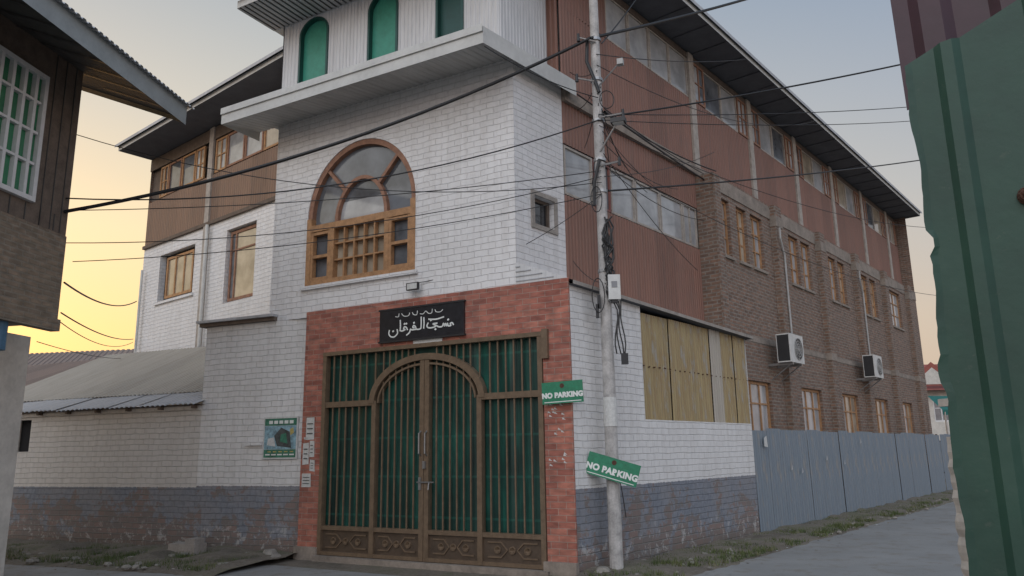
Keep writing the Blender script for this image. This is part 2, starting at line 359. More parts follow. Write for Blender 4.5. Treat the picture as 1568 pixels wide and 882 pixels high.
for a,b in arches:
    quad(ts,G,a,b,8.4,9.08,-TS,'white_corrugated_sheet')
    m=(a+b)/2; h=(b-a)/2; pts=arcpts(m,h,10.15,.36,16)
    for p,q in zip(pts,pts[1:]): ts.face([G.p(p[0],-TS+.004,p[1]),G.p(q[0],-TS+.004,q[1]),G.p(q[0],-TS+.004,10.9),G.p(p[0],-TS+.004,10.9)],[p,q,q,p],'white_corrugated_sheet')
    P(MB,'tower_green_arched_panels').face([G.p(a,-.09,9.08),G.p(b,-.09,9.08),G.p(b,-.09,10.6),G.p(a,-.09,10.6)],[(0,0),(1,0),(1,1),(0,1)],'green_panel' if a>3 else 'green_panel_dark')
    ribbon(ts,G,[(b-.02,9.08)]+arcpts(m,h-.02,10.15,.34,16)+[(a+.02,9.08)],.045,-.09,.012,'green_panel_dark')
A=G.p(1.2,-TS,8.4); Bp=G.p(.9,-1.9,8.4); corr(ts,A,Bp,A+Vector((0,0,2.5)),'white_corrugated_sheet',.09,.015)
rf=P(MB,'tower_roof')
box(rf,G,.6,6.8,-3.5,1.0,10.56,10.72,'fascia_paint'); 
corr(rf,G.p(.6,1.0,10.55),G.p(6.8,1.0,10.55),G.p(.6,0,10.55),'soffit_sheet',.13,-.01,Vector((0,0,-1)))
rf.face([G.p(s,o,10.73 if o>0 else 12) for s,o in [(.5,1.1),(6.9,1.1),(5.2,-1.2),(2.2,-1.2)]],[(0,0)]*4,'roof_metal')

# ---- long facade (R1)
lf=P(MB,'long_facade_red_sheeting')
RED='red_corrugated_sheet'; BS=6.78
corrw(lf,R1,1.43,BS+.03,4.45,6.15,0,RED); corrw(lf,R1,1.43,BS+.03,7.15,7.98,0,RED)
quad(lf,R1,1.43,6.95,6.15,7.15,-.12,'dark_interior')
x=1.46
for i,(wd,gm) in enumerate(((.93,'pale_glass'),(.6,'mid_glass'),(.93,'pale_glass'),(1.03,'pale_glass'),(1.03,'pale_glass'),(.67,'pale_glass'))):
    window(MB,'first_floor_window',R1,x,x+wd,6.17,7.13,.0,'dark_red_trim' if i in(1,) else 'pale_concrete',gm,(.5,) if i==5 else (),(),.045); x+=wd+.02
bd=P(MB,'storey_band')
box(bd,R1,1.43,27,-.02,.09,7.98,8.20,'band_concrete')
corrw(lf,R1,1.43,26,8.20,9.98,0,RED)
corrw(lf,R1,1.43,3.1,9.98,11.3,0,RED)
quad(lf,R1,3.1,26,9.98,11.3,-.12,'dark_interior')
cols=[6.9,10.4,13.9,17.4,20.9,24.4]
for s in cols: box(bd,R1,s-.13,s+.13,.0,.06,8.2,11.2,'pale_concrete')
bays=[3.1]+cols+[26]
for i,(a,b) in enumerate(zip(bays,bays[1:])):
    a=a+(.13 if i else 0); b-=.13
    ws=[.25,.25,.25,.25] if i==0 else [.19,.31,.31,.19]
    x=a
    for j,f in enumerate(ws):
        wd=(b-a)*f; sm=(i>0 and j in(0,3))
        window(MB,'top_floor_window',R1,x+.01,x+wd-.01,10.0,11.05,.0 if not sm else .03,'old_wood_frame' if sm else 'pale_concrete',['pale_glass','pale_glass','curtain_reflection_glass','pale_glass','mid_glass'],(.5,) if sm else (),(.5,) if sm else (),.055 if sm else .035); x+=wd
box(bd,R1,3.1,26,-.05,.02,11.05,11.2,'brown_wood')
BO=.45; bw=P(MB,'brick_wing_wall')
w2=[(7.15,7.6),(8.0,8.6),(8.85,9.6),(11.45,12.2),(12.4,13.15),(14.8,15.5),(15.7,16.4),(18.2,18.95),(19.2,19.95),(21.8,23.3)]
w1=[(7.7,9.3),(11.4,13.0),(14.8,16.4),(18.2,19.8),(21.7,23.2),(24.8,25.5)]
ops=[(a,b,6.02,7.42) for a,b in w2]+[(a,b,1.4,3.15) for a,b in w1]
wall(bw,R1,BS,26,GZ,7.96,BO,'brown_brick',ops,.16)
bw.face([R1.p(BS,0,GZ),R1.p(BS,BO,GZ),R1.p(BS,BO,7.96),R1.p(BS,0,7.96)],[(0,0),(BO,0),(BO,8),(0,8)],'brown_brick')
bw.face([R1.p(BS,0,7.96),R1.p(26,0,7.96),R1.p(26,BO,7.96),R1.p(BS,BO,7.96)],[(0,0)]*4,'concrete')
box(bd,R1,BS-.02,26,BO+.001,BO+.02,7.55,7.9,'band_concrete'); box(bd,R1,BS,26,BO+.001,BO+.014,4.09,4.22,'band_concrete')
for s in cols[1:]:
    box(bw,R1,s-.22,s+.22,BO,BO+.16,GZ,7.94,'brown_brick')
    box(bd,R1,s-.24,s+.24,BO,BO+.175,7.35,7.62,'band_concrete'); box(bd,R1,s-.235,s+.235,BO,BO+.17,4.05,4.27,'band_concrete')
box(bw,R1,BS-.02,BS+.3,BO,BO+.05,GZ,7.94,'brown_brick')
for a,b in w2:
    window(MB,'wooden_window',R1,a,b,6.02,7.42,BO-.08,'wood_frame',['curtain_reflection_glass','pale_glass'],(.5,),(.34,.67),.06)
    box(bd,R1,a-.05,b+.05,BO-.0,BO+.05,5.95,6.02,'band_concrete')
for a,b in w1:
    window(MB,'wooden_window',R1,a,b,1.4,3.15,BO-.08,'wood_frame',['curtain_reflection_glass','pale_glass','pale_glass'],(.33,.66),(.7,),.07)
    box(bd,R1,a-.05,b+.05,BO-.0,BO+.05,1.33,1.4,'band_concrete')
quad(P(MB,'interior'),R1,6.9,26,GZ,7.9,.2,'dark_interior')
far0=R1.p(26,BO,0); K=R1.p(1.43,0,0); Lc=L.p(7.5,0,0); bk=Lc+R1.d*24.5
for A,B in ((far0,bk),(bk,Lc)):
    l=(B-A).length; bw.face([vz(A,GZ),vz(B,GZ),vz(B,11.3),vz(A,11.3)],[(0,0),(l,0),(l,11.3),(0,11.3)],'brown_brick')
lw=P(MB,'left_wing_wall'); BR='brown_corrugated_sheet'
ow=[(4.2,6.35,6.25,7.75),(.95,2.45,5.7,7.8)]
wall(lw,L,-9.2,7.5,GZ,8.2,0,'painted_brick_upper',ow,.2)
lw.face([L.p(7.5,0,GZ),L.p(7.5,-3,GZ),L.p(7.5,-3,8.2),L.p(7.5,0,8.2)],[(0,0),(3,0),(3,8),(0,8)],'painted_brick_upper')
window(MB,'left_wing_window',L,4.45,6.1,6.35,7.65,-.1,'wood_frame',['mid_glass','curtain_reflection_glass'],(.33,.66),(),.08); 
window(MB,'left_wing_window',L,1.0,2.4,5.75,7.75,-.1,'old_wood_frame',['curtain_reflection_glass','mid_glass'],(.8,),(.72,),.08)
box(lw,L,4.1,6.45,0,.06,6.17,6.25,'painted_brick_upper'); 
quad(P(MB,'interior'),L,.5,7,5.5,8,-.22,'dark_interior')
box(bd,L,-9.2,7.5,-.02,.08,8.14,8.24,'brown_wood')
corrw(lw,L,-9.18,-.3,8.24,11.3,0,RED,.11); corrw(lw,L,-.3,7.5,8.24,9.7,0,BR,.11)
quad(lw,L,-.3,7.5,9.7,11.3,-.1,'brown_wood')
for s in (3.55,): box(bd,L,s-.12,s+.12,0,.07,4.5,11.2,'pale_concrete')
x=6.75
for wd,fm in ((.55,'wood_frame'),(.85,'old_wood_frame'),(.85,'wood_frame'),(.55,'wood_frame')):
    window(MB,'left_wing_top_window',L,x-wd+.02,x-.02,9.72,10.75,.03,fm,['curtain_reflection_glass','pale_glass','mid_glass'],(.5,) if wd<.6 else (),(.5,) if wd<.6 else (),.06); x-=wd
x=3.35
for wd,fm in ((.65,'wood_frame'),(.95,'old_wood_frame'),(.95,'old_wood_frame'),(.95,'wood_frame')):
    window(MB,'left_wing_top_window',L,x-wd+.02,x-.02,9.72,10.75,.03,fm,['pale_glass','curtain_reflection_glass'],(.5,) if wd<.7 else (),(.5,) if wd<.7 else (),.06); x-=wd
box(lw,L,-.3,7.5,0,.03,10.8,11.2,'brown_wood')
tube(P(MB,'drain_pipe'),L.p(3.3,.15,4.4),L.p(3.3,.15,8.1),.05,.05,'white_plastic')
tube(P(MB,'drain_pipe'),L.p(7.2,.15,4.4),L.p(7.2,.15,7.4),.04,.04,'white_plastic')
mr=P(MB,'main_roof'); OV=1.0
e1=R1.p(1.43-1.1,OV,0); e2=R1.p(26.2,OV,0); eL=L.p(7.5,1.1,0); eB=bk+(-L.n)*.8+L.d*.3
def fascia(A,B,z0,z1,mat,th=.05):
    l=(B-A).length; mr.face([vz(A,z0),vz(B,z0),vz(B,z1),vz(A,z1)],[(0,z0),(l,z0),(l,z1),(0,z1)],mat)
ez=11.22
for A,B in ((e1,e2),(e1,eL),(eL,eB),(e2,eB)): fascia(A,B,ez,ez+.14,'fascia_paint')
ctr1=R1.p(7,-7.5,13.6); ctr2=R1.p(20,-7.5,13.6)
def out(v,k=.12):
    c=R1.p(13,-7.5,0); d=(vz(v,0)-c).normalized(); return v+d*k
E=[out(x) for x in (e1,e2,eB,eL)]
for fcs in ([E[0],E[1],ctr2,ctr1],[E[1],E[2],ctr2],[E[2],E[3],ctr1,ctr2],[E[3],E[0],ctr1]):
    mr.face([vz(v,ez+.15) if v in E else v for v in fcs],[(v.x,v.y) for v in fcs],'roof_metal')
for A,B in ((E[0],E[1]),(E[3],E[0])):
    fascia(A,B,ez+.10,ez+.19,'galvanised_sheet')
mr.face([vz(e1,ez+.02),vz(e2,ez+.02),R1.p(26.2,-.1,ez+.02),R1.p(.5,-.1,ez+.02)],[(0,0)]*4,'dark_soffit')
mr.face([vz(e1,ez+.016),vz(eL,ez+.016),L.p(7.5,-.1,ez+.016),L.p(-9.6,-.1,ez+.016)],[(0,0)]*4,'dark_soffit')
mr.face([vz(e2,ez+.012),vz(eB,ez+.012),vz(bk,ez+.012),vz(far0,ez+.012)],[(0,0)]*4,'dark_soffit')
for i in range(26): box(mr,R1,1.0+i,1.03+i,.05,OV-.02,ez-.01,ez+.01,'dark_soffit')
# ---- low enclosure
ew=P(MB,'side_enclosure_wall')
wall(ew,R,0,2.15,GZ-.05,4.17,0,'painted_brick'); wall(ew,R,2.15,6.62,GZ-.05,2.1,0,'painted_brick')
ew.face([R.p(6.62,0,GZ),R.p(6.62,-.95,GZ),R.p(6.62,-.95,4.0),R.p(6.62,0,4.0)],[(0,0),(.9,0),(.9,4.2),(0,4.2)],'painted_brick')
ew.face([R.p(2.15,0,2.1),R.p(2.15,-.2,2.1),R.p(2.15,-.2,4.1),R.p(2.15,0,4.1)],[(0,2),(.2,2),(.2,4.2),(0,4.2)],'painted_brick')
ew.face([R.p(2.15,0,2.1),R.p(6.62,0,2.1),R.p(6.62,-.3,2.1),R.p(2.15,-.3,2.1)],[(0,0),(4,0),(4,.3),(0,.3)],'pale_concrete')
sh=P(MB,'side_tin_screen')
x=2.15
for wd,o,m in ((1.05,.0,'yellowed_corrugated_sheet'),(.95,.02,'yellowed_corrugated_sheet'),(.75,.0,'yellowed_corrugated_sheet'),(.5,.02,'tin_roof'),(.6,.01,'yellowed_corrugated_sheet'),(.6,.03,'yellowed_corrugated_sheet')):
    corrw(sh,R,x,x+wd,2.02+random.uniform(-.02,.03),3.98,-.05+o,m,.085,.014); x+=wd
box(sh,R,2.15,6.62,-.09,-.055,3.0,3.06,'brown_wood')
for i in range(24):
    s=2.22+i*.19; tube(sh,R.p(s,-.04,3.03+random.uniform(-.02,.02)),R.p(s,-.005,3.03),.012,.012,'rust',6)
rl=P(MB,'side_lean_to_roof')
rl.face([R.p(-.02,.1,4.20),R.p(6.75,.14,4.0),R.p(6.75,-.93,4.42),R.p(.2,-.93,4.58)],[(0,0),(6.7,0),(6.7,1),(0,1)],'galvanised_sheet')
rl.face([R.p(-.02,.1,4.20),R.p(6.75,.14,4.0),R.p(6.75,.14,3.94),R.p(-.02,.1,4.14)],[(0,0),(6.7,0),(6.7,.1),(0,.1)],'concrete')
rl.face([R.p(-.02,.1,4.14),R.p(6.75,.14,3.94),R.p(6.75,-.93,3.94),R.p(-.02,-.93,4.14)],[(0,0),(6.7,0),(6.7,.1),(0,.1)],'dark_soffit')
rl.face([G.p(.0,.01,4.25),G.p(.93,.01,4.25),G.p(.93,.01,4.62)],[(0,0),(.9,0),(.9,.4)],'white_corrugated_sheet')
for i in range(4): box(rl,G,.25+i*.2,.93,.012,.022+.001*i,4.29+.08*i,4.305+.08*i,'galvanised_sheet')

# ---- gate front cladding
cl=P(MB,'gate_surround_brick_cladding'); CM='red_brick_cladding'
box(cl,G,-.012,.46,0,.035,0,4.24,CM); box(cl,G,5.0,5.47,0,.035,0,4.24,CM); box(cl,G,.46,5.0,0,.034,3.42,4.24,CM)
box(cl,G,-.03,.5,0,.10,GZ-.05,0,'band_concrete'); box(cl,G,4.98,5.5,0,.10,GZ-.05,0,'band_concrete')
for s in (.46,5.0): cl.face([G.p(s,.035,GZ),G.p(s,-.35,GZ),G.p(s,-.35,3.42),G.p(s,.035,3.42)],[(0,0),(.38,0),(.38,3.6),(0,3.6)],CM)
cl.face([G.p(.46,.034,3.42),G.p(5,.034,3.42),G.p(5,-.35,3.42),G.p(.46,-.35,3.42)],[(0,0),(4,0),(4,.4),(0,.4)],CM)
GT='steel_double_gate'; fm='gate_bronze_paint'; gf=P(GT,'frame'); o0,o1=-.06,.05
g0,g1,gb,gt=.47,4.99,-.12,3.36; sm=2.71; sL,sR=3.79,1.63
box(gf,G,g0,g0+.08,o0,o1+.01,gb,gt,fm); box(gf,G,g1-.08,g1,o0,o1+.01,gb,gt,fm)
box(gf,G,g0-.05,g1+.0,o0,o1+.02,gt,gt+.07,fm)
box(gf,G,g0-.12,g0-.02,.036,.10,3.0,gt+.10,fm)
for s in (sL,sR): box(gf,G,s-.045,s+.045,o0,o1,gb,2.50,fm)
for s in (sm-.05,sm+.05): box(gf,G,s-.045,s+.045,o0,o1,gb,3.14,fm)
az,aa,ab=2.46,1.13,.74
ribbon(gf,G,arcpts(sm,aa,az,ab,36),.11,o0,o1+.012,fm)
ribbon(gf,G,arcpts(sm,aa-.13,az,ab-.12,36),.035,o0,o1-.01,fm)
box(gf,G,g0+.08,sR-.045,o0,o1-.004,2.42,2.52,fm); box(gf,G,sL+.045,g1-.08,o0,o1-.004,2.42,2.52,fm)
for a,b in ((g0+.08,sR-.045),(sR+.045,sm-.095),(sm+.095,sL-.045),(sL+.045,g1-.08)):
    box(gf,G,a,b,o0,o1-.006,.30,.37,fm); box(gf,G,a,b,o0,o1-.006,gb,gb+.06,fm)
    pn=P(GT,'kick_panels'); box(pn,G,a,b,-.03,.0,gb+.06,.30,'gate_bronze_dark')
    m=(a+b)/2; zc=.12; hwid=(b-a)/2-.08
    ribbon(pn,G,[(m-hwid,zc+.11),(m-hwid*.45,zc+.11),(m-hwid*.2,zc),(m-hwid*.45,zc-.11),(m-hwid,zc-.11)],.022,0,.022,fm)
    ribbon(pn,G,[(m+hwid,zc+.11),(m+hwid*.45,zc+.11),(m+hwid*.2,zc),(m+hwid*.45,zc-.11),(m+hwid,zc-.11)],.022,0,.022,fm)
    for q in (m-hwid*.6,m,m+hwid*.6):
        pn.face([G.p(q-.05,.022,zc),G.p(q,.05,zc+.05),G.p(q+.05,.022,zc),G.p(q,.03,zc-.05)],[(0,0)]*4,fm); ribbon(pn,G,arcpts(q,.05,zc,.05,14,0,2*math.pi),.016,0,.026,fm)
br=P(GT,'bars')
def archz(s,a=aa-.06,b=ab-.06):
    u=(s-sm)/a
    return az+b*math.sqrt(max(0,1-u*u)) if abs(u)<1 else None
def bar(s,z0,z1):
    if z1-z0>.05: box(br,G,s-.012,s+.012,.0,.022,z0,z1,fm)
for a,b in ((g0+.08,sR-.045),(sL+.045,g1-.08)):
    for i in range(1,7):
        s=a+(b-a)*i/7; bar(s,.37,2.42); bar(s,2.52,gt)
for a,b in ((sR+.045,sm-.095),(sm+.095,sL-.045)):
    for i in range(1,7):
        s=a+(b-a)*i/7; z=archz(s); bar(s,.37,z)
        u=(s-sm)/(aa+.05); zt=az+(ab+.05)*math.sqrt(max(0,1-u*u)); bar(s,zt,gt)
for s in (sL,sR): bar(s,2.52,gt)
bkp=P(GT,'green_backing_sheet')
k=60
def fbk(s): return -.075+.010*math.sin(s*7)+.008*math.sin(s*17+1)
for i in range(k):
    a=g0+.05+(g1-g0-.1)*i/k; b=g0+.05+(g1-g0-.1)*(i+1)/k
    bkp.face([G.p(a,fbk(a),gb+.05),G.p(b,fbk(b),gb+.05),G.p(b,fbk(b),gt+.02),G.p(a,fbk(a),gt+.02)],[(a,0),(b,0),(b,3.3),(a,3.3)],'bar_backing_green')
hd=P(GT,'handles_and_bolt')
for s in (sm-.06,sm+.06):
    tube(hd,G.p(s,.05,1.55),G.p(s,.11,1.6),.012,.012,'steel'); tube(hd,G.p(s,.05,1.95),G.p(s,.11,1.9),.012,.012,'steel'); tube(hd,G.p(s,.11,1.58),G.p(s,.11,1.92),.014,.014,'steel')
tube(hd,G.p(sm-.22,.07,1.12),G.p(sm+.12,.07,1.12),.012,.012,'steel'); box(hd,G,sm-.05,sm-.0,.052,.09,1.34,1.46,'steel'); box(hd,G,sm+.04,sm+.09,.052,.075,1.0,1.2,'steel'); tube(hd,G.p(sm-.12,.07,1.12),G.p(sm-.12,.09,1.0),.012,.012,'steel')
box(P(GT,'threshold'),G,.4,5.0,-.3,.16,GZ-.1,gb-.01,'band_concrete')
MS='black_calligraphy_sign'; sg=P(MS,'board')
box(sg,G,1.89,3.66,.05,.09,3.50,4.08,'sign_black')
for a,b,c,d in ((1.87,3.68,4.06,4.09),(1.87,3.68,3.49,3.52)): box(sg,G,a,b,.048,.10,c,d,'black_plastic')
cg=P(MS,'lettering')
def X(x): return 3.45-(x)*1.36
def st(pts,wd,y0=3.60,k_=.27): 
    q=[]
    for i in range(len(pts)-1):
        p0=pts[max(0,i-1)];p1=pts[i];p2=pts[i+1];p3=pts[min(len(pts)-1,i+2)]
        for k in range(6):
            t=k/6; q.append(tuple(.5*((2*p1[j])+(-p0[j]+p2[j])*t+(2*p0[j]-5*p1[j]+4*p2[j]-p3[j])*t*t+(-p0[j]+3*p1[j]-3*p2[j]+p3[j])*t**3) for j in (0,1)))
    q.append(pts[-1]); ribbon(cg,G,[(X(x),y0+y*k_) for x,y in q],wd,.09,.094,'sign_white')
for pts in ([(1.0,.28),(.98,.44),(.95,.40),(.96,.28),(.92,.28),(.91,.44),(.895,.29),(.88,.44),(.865,.29),(.85,.46),(.83,.28),(.78,.28),(.74,.38),(.69,.50),(.76,.52)],
            [(.74,.36),(.70,.28),(.63,.28),(.60,.40),(.62,.62)],[(.55,1.0),(.555,.6),(.55,.26)],[(.51,1.05),(.51,.4),(.49,.27),(.44,.28),(.42,.46),(.395,.54),(.38,.42),(.41,.38)],
            [(.44,.28),(.37,.27),(.345,.32),(.33,.12),(.28,-.05)],[(.30,.28),(.28,.46),(.25,.52),(.235,.40),(.26,.34),(.22,.27),(.19,.27)],[(.18,1.0),(.185,.6),(.18,.26)],
            [(.13,.42),(.14,.15),(.09,-.06),(.03,-.02),(.0,.18),(.01,.42)],[(.86,.88),(.74,.78),(.62,.84)]): st(pts,.024)
for x,y in ((.40,.68),(.25,.68),(.28,.68),(.07,.28),(.73,.12),(.92,.64),(.66,.72)): st([(x-.012,y),(x+.012,y+.06)],.03)
for pts in ([(.84,.2),(.80,.0),(.74,.05),(.72,.3)],[(.68,.4),(.67,.0),(.62,.0),(.58,.25),(.54,.0),(.49,.05)],[(.45,.4),(.44,0),(.39,.05),(.37,.3)],[(.33,.3),(.31,0),(.24,0),(.20,.3)],[(.16,.35),(.15,.0),(.1,.05)]): st(pts,.012,3.93,.17)
box(P(MS,'small_plate'),G,2.35,2.95,.04,.055,3.43,3.49,'paper')
FL='floodlight'; fl=P(FL,'housing'); box(fl,G,2.78,3.03,.12,.17,4.36,4.49,'black_plastic',.0); quad(P(FL,'lens'),G,2.80,3.01,4.375,4.475,.172,'white_plastic'); tube(fl,G.p(2.91,0,4.45),G.p(2.91,.12,4.43),.015,.015,'black_plastic')
# ---- left annex wall
AW='painted_annex_wall'; an=P(AW,'wall'); DM='painted_brick_dull'
wall(an,LW,-.02,2.53,GZ-.1,4.22,0,'painted_brick'); wall(an,LW,2.53,10.5,GZ-.1,2.6,0,DM,[(7.5,8.1,1.75,2.45)],.2)
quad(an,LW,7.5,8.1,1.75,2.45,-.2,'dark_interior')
an.face([LW.p(2.53,0,2),LW.p(2.53,-4,2),LW.p(2.53,-4,4.22),LW.p(2.53,0,4.22)],[(0,2),(4,2),(4,4.2),(0,4.2)],DM)
an.face([LW.p(0,0,4.22),LW.p(2.53,0,4.22),LW.p(2.53,-4,4.4),LW.p(0,-1,4.4)],[(0,0)]*4,'concrete')
box(an,LW,.75,2.7,-.4,.14,4.23,4.28,'galvanised_sheet'); box(an,LW,.75,2.66,-.4,.08,4.16,4.23,'brown_wood')
box(an,LW,.95,1.35,0,.06,1.78,1.84,'painted_brick'); box(an,LW,2.53,10.4,0,.04,2.5,2.58,DM)
ar=P(AW,'tin_roof')
def lp(s,o,z): return LW.p(s,o,z)
x=2.45
while x<10.5:
    d_=random.uniform(-.05,.05); corr(ar,lp(x,.22+d_,2.62),lp(x+.82,.22+d_,2.62+random.uniform(-.02,.02)),lp(x,-.75,2.95),'galvanised_sheet',.12,.022,Vector((0,0,1))); x+=.8
ar.face([lp(2.45,.16,2.61),lp(10.5,.16,2.61),lp(10.5,0,2.6),lp(2.45,0,2.6)],[(0,0)]*4,'brown_wood')
corr(ar,lp(2.53,-.7,2.95),lp(10.5,-.7,2.95),lp(2.53,-4.2,4.55),'tin_roof',.12,.02,Vector((0,0,1)))
for i in range(9): box(ar,LW,2.6+i*.9,2.66+i*.9,-.1,.15,2.53,2.59,'brown_wood')
PO='wall_poster'; po=P(PO,'sheet'); box(po,LW,.12,.92,.0,.03,1.52,2.30,'paper')
p2=P(PO,'print'); quad(p2,LW,.15,.89,2.14,2.27,.034,'poster_green'); quad(p2,LW,.15,.89,1.70,2.135,.034,'poster_blue'); quad(p2,LW,.15,.89,1.55,1.695,.034,'poster_green')
def poly(pts,o,m): p2.face([LW.p(s,o,z) for s,z in pts],[(0,0)]*len(pts),m)
poly([(.25,1.72),(.58,1.76),(.66,1.95),(.50,2.10),(.30,2.02)],.037,'poster_dark'); poly([(.34,1.80),(.52,1.84),(.5,1.97),(.38,2.0)],.039,'poster_green'); poly([(.62,1.75),(.82,1.78),(.8,1.9),(.66,1.92)],.037,'paper')
poly([(.2,2.0),(.28,1.95),(.3,2.06),(.22,2.10)],.037,'poster_yellow')
for i in range(5): quad(p2,LW,.22+i*.12,.31+i*.12,2.17,2.23,.037,'sign_white'); quad(p2,LW,.18+i*.14,.29+i*.14,1.59,1.615,.037,'sign_white'); quad(p2,LW,.2+i*.13,.28+i*.13,1.645,1.665,.037,'poster_yellow')
PN='paper_notices'; pn=P(PN,'notices')
for a,b,c,d in ((5.16,5.36,1.86,2.26),(5.14,5.26,1.55,1.84),(5.27,5.42,1.42,1.80),(5.12,5.24,1.30,1.50),(5.2,5.42,1.02,1.26),(5.3,5.4,1.86,1.9)):
    e=random.uniform(-.01,.01); pn.face([G.p(a,.04,c+e),G.p(b,.045,c-e),G.p(b,.042,d-e),G.p(a,.05,d+e)],[(0,0)]*4,'paper')
    for k in range(3):
        zz=c+(d-c)*(.25+.22*k); pn.face([G.p(a+.03,.052,zz),G.p(b-.03,.052,zz),G.p(b-.03,.052,zz+(d-c)*.05),G.p(a+.03,.052,zz+(d-c)*.05)],[(0,0)]*4,'poster_dark')
for i in range(22):
    s=.08+random.random()*.3; z=1.3+random.random()*1.1; pn.face([G.p(s,.0365,z),G.p(s+.06,.0365,z+.01),G.p(s+.05,.0365,z+.04)],[(0,0)]*3,'paper')
# ---- fence
FE='corrugated_tin_fence'; fe=P(FE,'sheets'); x=6.66
while x<28:
    wd=.82; o=random.uniform(-.02,.02); zt=1.98+random.uniform(-.02,.035); zb=GZ-.02+random.uniform(0,.08)
    corr(fe,R.p(x,o,zb),R.p(x+wd+.02,o+random.uniform(-.015,.015),zb),R.p(x,o-.02,zt),'blue_grey_fence_sheet',.13,.016,R.n); x+=wd
for z in (.5,1.7): box(P(FE,'rails'),R,6.66,28,-.09,-.05,z,z+.05,'brown_wood')
for k in range(8): box(P(FE,'posts'),R,6.7+k*3,6.78+k*3,-.17,-.095,GZ-.1,2.0,'brown_wood')
pa=P(FE,'torn_paper'); pa.face([R.p(7.1,.05,1.62),R.p(7.3,.05,1.6),R.p(7.26,.05,1.85),R.p(7.12,.05,1.8)],[(0,0)]*4,'paper')
for i in range(5):
    s=7.6+i*1.4+random.random(); z=.4+random.random()*1.3; pa.face([R.p(s,.05,z),R.p(s+.1,.05,z+.02),R.p(s+.07,.05,z+.13)],[(0,0)]*3,'galvanised_sheet')
def ac(s,z,nm):
    o=BO+.16; c=P(nm,'casing'); box(c,R1,s,s+.92,o+.12,o+.45,z,z+.70,'white_plastic')
    f=P(nm,'fan_grille'); m=s+.55; zc=z+.35
    pts=[R1.p(m+.27*math.cos(2*math.pi*i/20),o+.455,zc+.27*math.sin(2*math.pi*i/20)) for i in range(20)]
    f.face(pts,[(0,0)]*20,'black_plastic')
    for r in (.27,.20,.13,.06): ribbon(f,R1,arcpts(m,r,zc,r,20,0,2*math.pi),.012,o+.455,o+.47,'grey_pipe')
    for i in range(8):
        a=math.pi*i/4; ribbon(f,R1,[(m,zc),(m+.27*math.cos(a),zc+.27*math.sin(a))],.008,o+.455,o+.465,'grey_pipe')
    b=P(nm,'bracket')
    for x in (s+.1,s+.7): box(b,R1,x,x+.04,o-.16,o+.45,z-.06,z-.005,'steel'); tube(b,R1.p(x,o-.1,z-.4),R1.p(x,o+.4,z-.05),.015,.015,'steel')
    sp=P(nm,'side_panel'); sp.face([R1.p(s-.004,o+.14,z+.03),R1.p(s-.004,o+.43,z+.03),R1.p(s-.004,o+.43,z+.67),R1.p(s-.004,o+.14,z+.67)],[(0,0)]*4,'black_plastic')
ac(9.15,3.62,'air_conditioner_unit'); ac(16.3,3.70,'air_conditioner_unit.001')
for s in (10.5,17.5):
    pp=P('wall_pipe' if s<12 else 'wall_pipe.001','pipe'); q=[R1.p(s-.4,BO+.2,4.3),R1.p(s,BO+.2,4.5),R1.p(s,BO+.2,6.6),R1.p(s-.25,BO+.22,7.0),R1.p(s-.25,BO+.22,7.3)]
    for a,b in zip(q,q[1:]): tube(pp,a,b,.026,.026,'grey_pipe',8)

# ================================================================== pole
UP='utility_pole'; pp=P(UP,'shaft'); px,py=1.5,12.1
tube(pp,(px,py,GZ-.1),(px,py,9.7),.105,.075,'pole_paint',14)
pc=P(UP,'fittings')
for z in (8.5,7.75,7.0,6.3,5.75,4.4,2.1,1.3): tube(pc,(px,py,z),(px,py,z+.05),.105,.105,'steel',12)
for z,sx in ((8.45,-.3),(7.7,-.35),(7.05,.4),(6.2,.3)):
    tube(pc,(px,py-.1,z),(px+sx,py-.15,z+.05),.018,.018,'steel',6)
    tube(pc,(px+sx,py-.15,z-.02),(px+sx,py-.15,z+.12),.03,.022,'black_plastic',8)
q=[(px-.14,py-.05,8.5),(px-.16,py-.05,8.1),(px-.05,py-.1,7.75),(px+.02,py-.12,7.5)]
for a,b in zip(q,q[1:]): tube(pc,a,b,.03,.03,'black_cable',8)
q=[(px-.02,py-.12,6.3),(px-.12,py-.12,5.9),(px-.14,py-.12,5.5)]
for a,b in zip(q,q[1:]): tube(pc,a,b,.028,.028,'black_cable',8)
def vbox(pt,cx,cy,cz,wx,wy,wz,mat,rot=0):
    f=Fr((cx,cy),90+rot); box(pt,f,-wx/2,wx/2,-wy/2,wy/2,cz-wz/2,cz+wz/2,mat)
bx=P(UP,'meter_box'); vbox(bx,px+.12,py-.16,4.12,.19,.13,.40,'white_plastic'); vbox(bx,px+.12,py-.16,3.90,.10,.08,.06,'black_plastic')
vbox(bx,px+.12,py-.228,4.16,.09,.006,.10,'mid_glass')
bl=P(UP,'cable_bundle')
random.seed(3)
for i in range(10):
    x0=px+random.uniform(-.02,.14); y0=py-.14+random.uniform(-.03,.0); z0=5.2+random.uniform(-.2,.1); pv=(x0,y0,z0)
    for k in range(1,9):
        nx=(px+.06+random.uniform(-.10,.10)*(1 if k<6 else .6),y0+random.uniform(-.02,.02),z0-k*.14+random.uniform(-.03,.03))
        tube(bl,pv,nx,.014,.014,'black_cable',6,False); pv=nx
for i in range(4):
    pv=(px+.1+.04*i,py-.16,3.9)
    for k in range(1,7):
        nx=(px+.13+.035*i+math.sin(k+i)*.03,py-.17,3.9-k*.14); tube(bl,pv,nx,.011,.011,'black_cable',6,False); pv=nx
vbox(bl,px+.24,py-.17,2.98,.1,.08,.17,'black_plastic'); 
for dz,dx in ((3.9,-.12),(3.75,-.15)): vbox(bl,px+dx,py-.12,dz,.05,.05,.22,'black_plastic')
